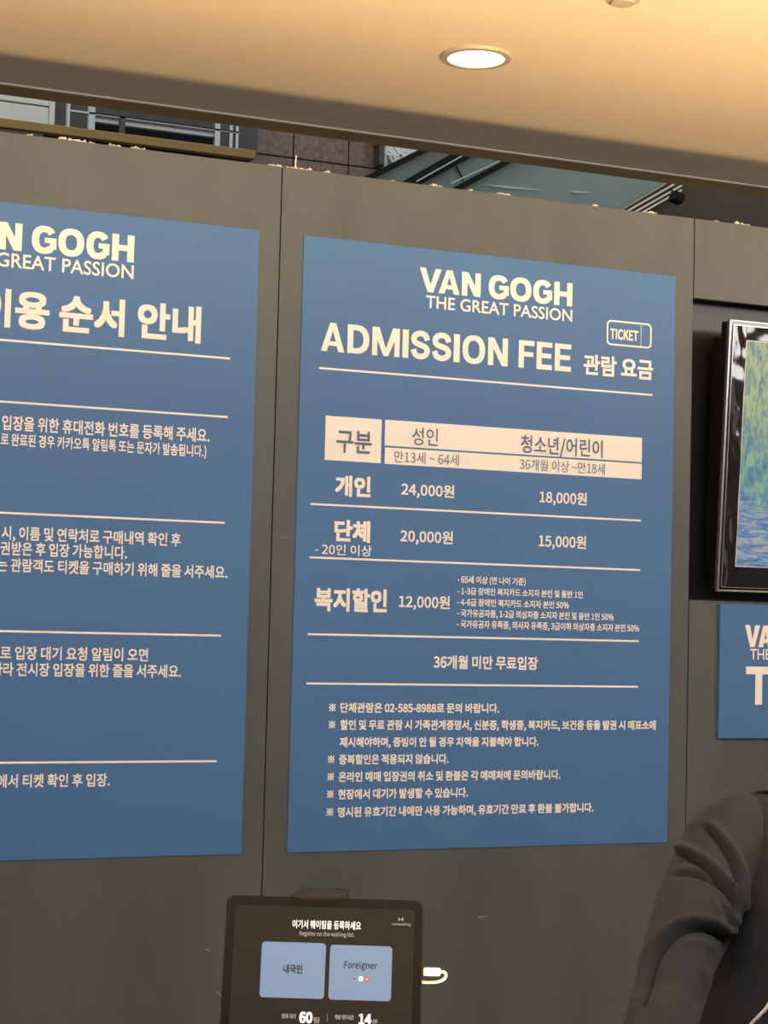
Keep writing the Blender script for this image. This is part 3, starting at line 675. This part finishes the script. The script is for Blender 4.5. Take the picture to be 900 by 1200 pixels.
for px, py, m1, m2 in ((415.2, 1147.2, 'scr_dim', 'card_txt'), (422.8, 1147.2, 'white', 'scr_dim'), (430, 1147.6, 'red', 'white')):
    a, z = PT.hit(px, py)
    patch(PT, [(a+.0024*math.cos(k*PI/10), z+.0024*math.sin(k*PI/10)) for k in range(20)], M[m1], sc, 'flag_icon', .0009)
    patch(PT, [(a+.0009*math.cos(k*PI/6), z+.0009*math.sin(k*PI/6)) for k in range(12)], M[m2], sc, 'flag_mark', .0011)
    patch(PT, [(a-.0017, z-.0056), (a+.0017, z-.0056), (a+.0017, z-.0046), (a-.0017, z-.0046)], M['scr_dim'], sc, 'flag_caption', .0009)
# camera lens dot and clip-on device on the top edge
a, z = PT.hit(383.4, 1055)
patch(PT, [(a+.0010*math.cos(k*PI/8), z+.0010*math.sin(k*PI/8)) for k in range(16)], M['niche'], tb, 'lens', .0004)
x0c = PT.hit(340, 1046)[0]; x1c = PT.hit(407.5, 1048)[0]
bm = bmesh.new()
prof = [(x0c, .0005), (x0c+.006, .0035), (x0c+.012, .0085), (x1c, .0085), (x1c, -.0005), (x0c+.012, -.0015)]
v1 = [bm.verts.new(PT.P(x, h2+z, .012)) for x, z in prof]; v2 = [bm.verts.new(PT.P(x, h2+z, -.020)) for x, z in prof]
bm.faces.new(v1); bm.faces.new(v2[::-1])
for k in range(len(prof)): bm.faces.new((v1[k], v2[k], v2[(k+1) % len(prof)], v1[(k+1) % len(prof)]))
bmesh.ops.bevel(bm, geom=bm.edges[:], offset=.0005, segments=2, affect='EDGES')
cl = tag(obj('clip_device', bm, M['tablet']), 'flat black clip device sitting on the tablet top edge', 'clip')
# stand: hinge plate, pole, base
oc0 = PT.o
obj('back_plate', pbox(-.05, .05, -.07, .05, -.016, -.0075, .002), M['black'], tb)
hp = PT.P(0, -.02, -.02)
bm = bmesh.new(); tube(bm, [PT.P(0, -.02, -.010), hp+bb_*.01, Vector((hp.x, hp.y, hp.z-.06))+bb_*.02, Vector((hp.x, hp.y, .02))+bb_*.02], .014, 16); obj('stand_pole', bm, M['black'], tb, smooth=True)
bm = bmesh.new(); disc(bm, Vector((hp.x, hp.y, 0))+bb_*.02, .17, 0, .018); obj('stand_base', bm, M['black'], tb)
# white plug and cable at the tablet's side
def on_tab(px, py, d=0.0):
    a, z = PT.hit(px, py); return PT.P(a, z, d)
cb_ = empty('charging_cable', on_tab(500, 1138, -.006), 'white charging plug with looped lead at the tablet right side', 'cable')
bm = bmesh.new(); a, z = PT.hit(497, 1137.5); b, _ = PT.hit(516.5, 1138)
mwp = Matrix(((PT.r.x, PT.n.x, PT.u.x, PT.o.x), (PT.r.y, PT.n.y, PT.u.y, PT.o.y), (PT.r.z, PT.n.z, PT.u.z, PT.o.z), (0, 0, 0, 1)))
box(bm, a-.001, b, -.008, -.002, z-.0048, z+.0036, mwp, bev=.0018); obj('plug', bm, M['cable'], cb_, smooth=False)
bm = bmesh.new(); pth = smooth_path([on_tab(515, 1139, -.005), on_tab(520, 1138.6, -.005), on_tab(522.6, 1142, -.006), on_tab(520, 1147, -.008), on_tab(512, 1150, -.010), on_tab(500, 1150.4, -.012), on_tab(485, 1150, -.016), on_tab(470, 1165, -.020), on_tab(455, 1260, -.024)])
tube(bm, pth, .0016, 10); obj('lead', bm, M['cable'], cb_, smooth=True)

# ------------------------------------------------------------------ the person (right edge)
DP = 2.70           # distance along the line of sight
def pp(px, py, d=DP): return CAM+ray(px, py)*d
vw_ = Vector((math.sin(YAW), math.cos(YAW), 0)); ur = Vector((math.cos(YAW), -math.sin(YAW), 0))
Fd = (-vw_*.94-ur*.34).normalized(); Sd = Vector((0, 0, 1)).cross(-Fd).normalized()*-1
if Sd.dot(ur) < 0: Sd = -Sd
neck = pp(992, 905, DP+.02); base = Vector((neck.x, neck.y, 0))
person = empty('person', base, 'person in dark charcoal wool jacket at the right edge, arm reaching down', 'person')
def loc(s, f, z): return base+Sd*s+Fd*f+Vector((0, 0, z))      # s to the person's left, f forward, z height
SH = pp(862, 940).z
import numpy as np
# --- body: one continuous surface, grown with a Skin modifier and fused with head shapes
def skin_mesh(chains):
    bm = bmesh.new(); lay = bm.verts.layers.skin.verify(); cache = {}
    def vert(k, p, r):
        if k in cache: return cache[k]
        v = bm.verts.new(p); v[lay].radius = (r, r) if not isinstance(r, tuple) else r; cache[k] = v; return v
    first = True
    for ch in chains:
        prev = None
        for k, p, r in ch:
            v = vert(k, p, r)
            if first: v[lay].use_root = True; first = False
            if prev is not None and prev != v and not bm.edges.get((prev, v)): bm.edges.new((prev, v))
            prev = v
    me = bpy.data.meshes.new('sk'); bm.to_mesh(me); bm.free(); return me
elbow_r = pp(808, 1108, DP-.09); wrist_r = pp(768, 1235, DP-.27); hand_r = pp(752, 1290, DP-.36)
sh_r = pp(858, 985, DP); sh_l = loc(.185, 0, SH-.055)
elbow_l = loc(.25, .02, SH-.33); wrist_l = loc(.20, .22, SH-.42); hand_l = loc(.17, .29, SH-.43)
hz = neck.z+.17
chains = [[('pelvis', loc(0, 0, .90), .115), ('belly', loc(0, 0, 1.05), .105), ('chest', loc(0, 0, SH-.18), .10), ('up', loc(0, -.01, SH-.07), .055), ('neck', loc(0, 0, SH+.04), .052), ('headb', loc(0, .02, SH+.12), .055)],
          [('up', None, 0), ('shr', sh_r-Vector((0,0,.02))+Fd*-.01, .030), ('elr', elbow_r, .022), ('wrr', wrist_r, .021)],
          [('up', None, 0), ('shl', sh_l, .032), ('ell', elbow_l, .028), ('wrl', wrist_l, .026)]]
for sgn, nm in ((-1, 'r'), (1, 'l')):
    chains.append([('pelvis', None, 0), ('hip'+nm, loc(sgn*.09, 0, .84), .085), ('knee'+nm, loc(sgn*.10, .01, .47), .055), ('ank'+nm, loc(sgn*.105, -.03, .09), .036), ('toe'+nm, loc(sgn*.115, .12, .04), .032)])
for (h, wv, nm) in ((hand_r, wrist_r, 'r'), (hand_l, wrist_l, 'l')):
    d = (h-wv).normalized(); side = d.cross(Vector((0, 0, 1))).normalized(); dn = side.cross(d).normalized()
    if dn.z > 0: dn = -dn
    palm = wv+d*.075; chains.append([('wr'+nm, None, 0), ('palm'+nm, palm-d*.02, (.030, .016)), ('pe'+nm, palm+d*.012, (.034, .014))])
    for k, (off, L) in enumerate(((-.030, .070), (-.010, .078), (.010, .073), (.029, .058))):
        b0_ = palm+d*.018+side*off
        chains.append([('pe'+nm, None, 0), ('f%d0' % k+nm, b0_, .0090), ('f%d1' % k+nm, b0_+d*L*.45+dn*.006, .0085), ('f%d2' % k+nm, b0_+d*L*.75+dn*.020, .0078), ('f%d3' % k+nm, b0_+d*L*.92+dn*.036, .0068)])
    ts_ = -1 if nm == 'r' else 1
    t0 = palm-d*.03+side*ts_*.028
    chains.append([('palm'+nm, None, 0), ('t0'+nm, t0, .0110), ('t1'+nm, t0+d*.028+side*ts_*.020+dn*.008, .0100), ('t2'+nm, t0+d*.052+side*ts_*.026+dn*.018, .0082)])
me = skin_mesh(chains)
tmp = bpy.data.objects.new('tmp', me); C.objects.link(tmp)
tmp.modifiers.new('s', 'SKIN'); sm = tmp.modifiers.new('u', 'SUBSURF'); sm.levels = 2
dg = bpy.context.evaluated_depsgraph_get(); dg.update(); bme = bpy.data.meshes.new_from_object(tmp.evaluated_get(dg))
bpy.data.objects.remove(tmp)
bm = bmesh.new(); bm.from_mesh(bme)
HC = loc(0, .028, SH+.190)
def ell(c, rx, rf, rz, su=16, fn=None):
    g = bmesh.ops.create_uvsphere(bm, u_segments=su*2, v_segments=su, radius=1)
    for v in g['verts']:
        a, b, c2 = v.co
        if fn: a, b, c2 = fn(a, b, c2)
        v.co = c+Sd*a*rx+Fd*b*rf+Vector((0, 0, c2*rz))
def headfn(a, b, c2):
    k = 1-.26*max(0, -c2)**1.3      # narrower jaw
    f = b*(1-.10*max(0, -c2)) + (.06 if b > 0 and c2 < -.3 else 0)*b
    return a*k, f, c2
ell(HC, .076, .095, .118, 20, headfn)
def at_h(s, f, z): return HC+Sd*s+Fd*f+Vector((0, 0, z))
ell(at_h(0, .096, -.020), .012, .016, .022); ell(at_h(0, .100, -.034), .016, .012, .009)   # nose
ell(at_h(0, .084, -.062), .022, .010, .006); ell(at_h(0, .082, -.071), .019, .010, .006); ell(at_h(0, .074, -.100), .022, .016, .014)
for s_ in (-1, 1):
    ell(at_h(s_*.077, -.005, -.012), .007, .016, .030); ell(at_h(s_*.030, .080, .022), .022, .010, .006); ell(at_h(s_*.038, .070, -.03), .022, .016, .018)
bm.to_mesh(bme); bm.free()
tmp = bpy.data.objects.new('tmp', bme); C.objects.link(tmp)
rm = tmp.modifiers.new('r', 'REMESH'); rm.mode = 'VOXEL'; rm.voxel_size = .005; sm2 = tmp.modifiers.new('sm', 'SMOOTH'); sm2.iterations = 4; sm2.factor = .5
dg.update(); bme = bpy.data.meshes.new_from_object(tmp.evaluated_get(bpy.context.evaluated_depsgraph_get())); bpy.data.objects.remove(tmp)
body = obj('body', bme, M['skin'], person, smooth=True)
for s_ in (-1, 1):
    bm = bmesh.new(); ell(at_h(s_*.030, .0795, .002), .011, .007, .0045, 8); obj('eye', bm, M['white'], body, smooth=True)
    bm = bmesh.new(); ell(at_h(s_*.030, .0855, .002), .0055, .003, .0042, 8); obj('iris', bm, M['hair'], body, smooth=True)
bm = bmesh.new(); ell(at_h(0, .002, 0), .021, .006, .003, 6); bm.free()
def hairfn(a, b, c2):
    if b > .25 and c2 < .42: b = .25+(b-.25)*.25
    if c2 < -.35: c2 = -.35+(c2+.35)*.3
    return a, b, c2
bm = bmesh.new(); ell(at_h(0, -.012, .018), .086, .104, .118, 20, hairfn)
for v in bm.verts: v.co += (v.co-HC).normalized()*.004*noise.noise(v.co*55)
obj('hair', bm, M['hair'], person, smooth=True)
# trousers and shoes
bm = bmesh.new()
for s_ in (-1, 1):
    tube(bm, smooth_path([loc(s_*.075, 0, .95), loc(s_*.092, 0, .80), loc(s_*.10, .005, .47), loc(s_*.105, -.025, .10)], 5), [.115-.035*i/15 if i < 12 else .075 for i in range(16)], 18)
obj('trousers', bm, M['trouser'], person, smooth=True)
for s_ in (-1, 1):
    bm = bmesh.new(); ell(loc(s_*.113, .06, .042), .045, .135, .042, 12); obj('shoe', bm, M['black'], person, smooth=True)

# --- jacket body: lofted rings
def loft(rings, cap0=True, cap1=True):
    bm = bmesh.new(); R_ = [[bm.verts.new(p) for p in r] for r in rings]; n = len(R_[0])
    for i in range(len(R_)-1):
        for k in range(n): bm.faces.new((R_[i][k], R_[i][(k+1) % n], R_[i+1][(k+1) % n], R_[i+1][k]))
    if cap0: bm.faces.new(R_[0][::-1])
    if cap1: bm.faces.new(R_[-1])
    return bm
TZ = SH+.004
prof = [(.70, .225, .150), (.80, .230, .150), (.95, .232, .145), (1.08, .228, .138), (TZ-.22, .212, .138), (TZ-.14, .192, .132), (TZ-.08, .186, .115), (TZ-.045, .178, .098), (TZ-.018, .165, .082), (TZ-.002, .152, .074), (TZ+.004, .142, .068), (TZ+.006, .136, .064)]
pr = []
for i in range(len(prof)-1):
    for k in range(8):
        t = k/8; pr.append(tuple(prof[i][j]*(1-t)+prof[i+1][j]*t for j in range(3)))
pr.append(prof[-1])
rings = []
for z, wd, dp in pr:
    ring = []
    for k in range(96):
        a = 2*PI*k/96; ca, sa = math.cos(a), math.sin(a); e = .78
        x = math.copysign(abs(ca)**e, ca)*wd; y = math.copysign(abs(sa)**e, sa)*dp
        p = loc(x, y, z); n_ = noise.noise(p*9)*.006+noise.noise(p*22)*.0025
        ring.append(loc(x*(1+n_*4), y*(1+n_*4), z))
    rings.append(ring)
jk = obj('jacket', loft(rings, False, False), M['wool'], person, smooth=True)
so = jk.modifiers.new('t', 'SOLIDIFY'); so.thickness = .004; so.offset = -1
bm = bmesh.new(); cr = smooth_path([loc(.138*math.copysign(abs(math.cos(2*PI*k/24))**.78, math.cos(2*PI*k/24)), .066*math.copysign(abs(math.sin(2*PI*k/24))**.78, math.sin(2*PI*k/24)), TZ+.005) for k in range(25)], 2); tube(bm, cr, .0022, 8, cap=False); obj('collar', bm, M['wool'], jk, smooth=True)
bm = bmesh.new(); bm.faces.new([bm.verts.new(loc(.137*math.cos(2*PI*k/32), .065*math.sin(2*PI*k/32), TZ+.0005)) for k in range(32)]); obj('collar_shade', bm, M['collar_dark'], jk)  # dark disc standing for the shade inside the collar

# --- right sleeve: rings along the arm, creases pressed in along fold lines
path = [(884, 948, 22, 0.03), (872, 958, 33, .02), (860, 972, 43, .01), (848, 992, 49.0, 0.0), (837, 1016, 49.0, -.02), (826, 1044, 49.5, -.05), (817, 1070, 50, -.08), (808, 1096, 49, -.11), (798, 1122, 45, -.14), (790, 1148, 44, -.17), (782, 1176, 42, -.20), (773, 1204, 41, -.24), (764, 1232, 38, -.28), (758, 1254, 36, -.31)]
pc = []; pr_ = []
for i in range(len(path)-1):
    a, b, c, d = (path[max(i-1, 0)], path[i], path[i+1], path[min(i+2, len(path)-1)])
    for k in range(10):
        t = k/10; f = lambda j: .5*((2*b[j])+(-a[j]+c[j])*t+(2*a[j]-5*b[j]+4*c[j]-d[j])*t*t+(-a[j]+3*b[j]-3*c[j]+d[j])*t**3)
        pc.append(pp(f(0), f(1), DP+f(3))); pr_.append(f(2)/F_PX*(DP+f(3)))
creases = [  # polylines of (px,py), depth, width(px), side of the ridge
    ([(823, 968), (834, 976), (847, 992), (857, 1010), (863, 1026), (866, 1050), (868, 1070)], .0190, 2.9),
    ([(789, 1001), (800, 1001), (815, 1008), (832, 1021), (846, 1036), (857, 1052), (866, 1074)], .0200, 3.0),
    ([(788, 1027), (800, 1024), (815, 1025), (832, 1031), (846, 1039), (855, 1047)], .0085, 2.8),
    ([(792, 1018), (801, 1007), (812, 1010)], .004, 2.5),
    ([(858, 1106), (852, 1096), (846, 1090)], .008, 2.8),
    ([(848, 1060), (856, 1074), (862, 1088)], .006, 3),
    ([(832, 1050), (840, 1062), (846, 1070)], -.003, 4),
    ([(800, 1102), (822, 1100), (838, 1106), (846, 1118)], -.0035, 6),
    ([(822, 1140), (826, 1160), (820, 1180)], .003, 5),
    ([(806, 1130), (790, 1150), (780, 1170)], .0025, 6),
]
cuff = [(745, 1166), (751, 1149), (756, 1130), (764, 1113), (775, 1099), (788, 1088), (803, 1081.5), (820, 1080), (836, 1083), (848, 1090), (856, 1097), (862, 1098)]
def seg_d(p, poly):
    best = (1e9, 0, 0)
    L = len(poly)-1
    for i in range(L):
        ax, ay = poly[i]; bx, by = poly[i+1]; dx, dy = bx-ax, by-ay; l2 = dx*dx+dy*dy
        t = max(0, min(1, ((p[0]-ax)*dx+(p[1]-ay)*dy)/l2)); qx, qy = ax+dx*t, ay+dy*t
        d = math.hypot(p[0]-qx, p[1]-qy)
        if d < best[0]: best = (d, (dx*(p[1]-ay)-dy*(p[0]-ax))/math.sqrt(l2), (i+t)/L)
    return best
def catr(poly, n=5):
    v = smooth_path([Vector((x, y, 0)) for x, y in poly], n); return [(q_.x, q_.y) for q_ in v]
creases = [(catr(c), d, w_) for c, d, w_ in creases]; cuff = catr(cuff)
rings = []; prev = None; NSEG = 112
sub = smooth_path(pc, 2); srad = [pr_[min(int(i/2), len(pr_)-1)]*(1-(i % 2)/2)+pr_[min(int(i/2)+1, len(pr_)-1)]*((i % 2)/2) for i in range(len(sub))]
PTS = []; NR = []
for i, p in enumerate(sub):
    d = (sub[min(i+2, len(sub)-1)]-sub[max(i-2, 0)]).normalized()
    if prev is None: prev = d.orthogonal().normalized()
    a = (prev-d*prev.dot(d)).normalized(); b = d.cross(a); prev = a
    for k in range(NSEG):
        nrm = a*math.cos(2*PI*k/NSEG)+b*math.sin(2*PI*k/NSEG); PTS.append(p+nrm*srad[i]); NR.append(nrm)
P_ = np.array(PTS); N_ = np.array(NR); Q_ = P_-np.array(CAM); face = -(N_*Q_).sum(1)/np.linalg.norm(Q_, axis=1)
dv = Q_@np.array(view); PX = np.stack([450+F_PX*(Q_@np.array(rgt))/dv, 600-F_PX*(Q_@np.array(upv))/dv], 1)
disp = np.array([.003*noise.noise(p*14)+.0015*noise.noise(p*35) for p in PTS])
wgt = np.clip((face+.35)/.3, 0, 1)
def seg_np(poly):
    bd = np.full(len(PX), 1e9); bs = np.zeros(len(PX)); bt = np.zeros(len(PX)); L = len(poly)-1
    for i in range(L):
        A = np.array(poly[i]); D = np.array(poly[i+1])-A; l2 = (D*D).sum()
        if l2 < 1e-9: continue
        W = PX-A; t = np.clip((W@D)/l2, 0, 1); dd = np.linalg.norm(W-t[:, None]*D, axis=1); sg = (D[0]*W[:, 1]-D[1]*W[:, 0])/math.sqrt(l2)
        m = dd < bd; bd[m] = dd[m]; bs[m] = sg[m]; bt[m] = (i+t[m])/L
    return bd, bs, bt
for poly, dep, wd in creases:
    ds, sg, t = seg_np(poly)
    env = np.minimum(1, 6*t+.15)*np.minimum(1, 6*(1-t)+.15)
    disp += wgt*env*(-dep*np.exp(-(ds/wd)**2) + dep*.42*np.exp(-((sg+2.4*wd)/(1.7*wd))**2)*(ds < 6*wd)*np.exp(-np.maximum(0, ds-abs(sg))/3))
ds, sg, t = seg_np(cuff)         # beyond this fold the forearm sits deeper
g = ds*np.where(sg > 0, 1, -1)
disp += wgt*(-.017/(1+np.exp(-np.clip(g, -40, 40)/1.3))*np.exp(-np.maximum(0, g)/40)-.013*np.exp(-((g-2.2)/2.6)**2)+.003*np.exp(-((g+5)/4)**2))
RES = P_+N_*disp[:, None]
rings = [[Vector(RES[i*NSEG+k]) for k in range(NSEG)] for i in range(len(sub))]
sleeve = obj('sleeve', loft(rings), M['wool'], jk, smooth=True)
# armhole seam
bm = bmesh.new(); sp = []
for px, py in catr([(846, 947), (858, 948), (868, 953), (875, 964), (879, 980), (881, 1000), (881, 1020), (878, 1040), (873, 1058), (868, 1072)], 4):
    sp.append((px, py))
# left sleeve (out of frame)
bm2 = bmesh.new(); tube(bm2, smooth_path([loc(.13, 0, SH-.04), sh_l, elbow_l, wrist_l], 8), [.06-.012*i/24 for i in range(25)], 24); obj('sleeve', bm2, M['wool'], jk, smooth=True)
bm.free()

# cream cord at the lower right, hanging in front of the jacket
bm = bmesh.new()
tube(bm, smooth_path([loc(-.10, .060, SH-.01), loc(-.095, .105, SH-.06), pp(925, 1080, DP-.165), pp(912, 1150, DP-.19), pp(900, 1178, DP-.19), pp(889, 1191, DP-.19), pp(878, 1204, DP-.185), pp(862, 1240, DP-.18), pp(866, 1330, DP-.19), pp(880, 1400, DP-.17)]), .0024, 10)
obj('neck_cord', bm, M['cable'], person, smooth=True)['label'] = 'thin cream cord hanging down the dark jacket'
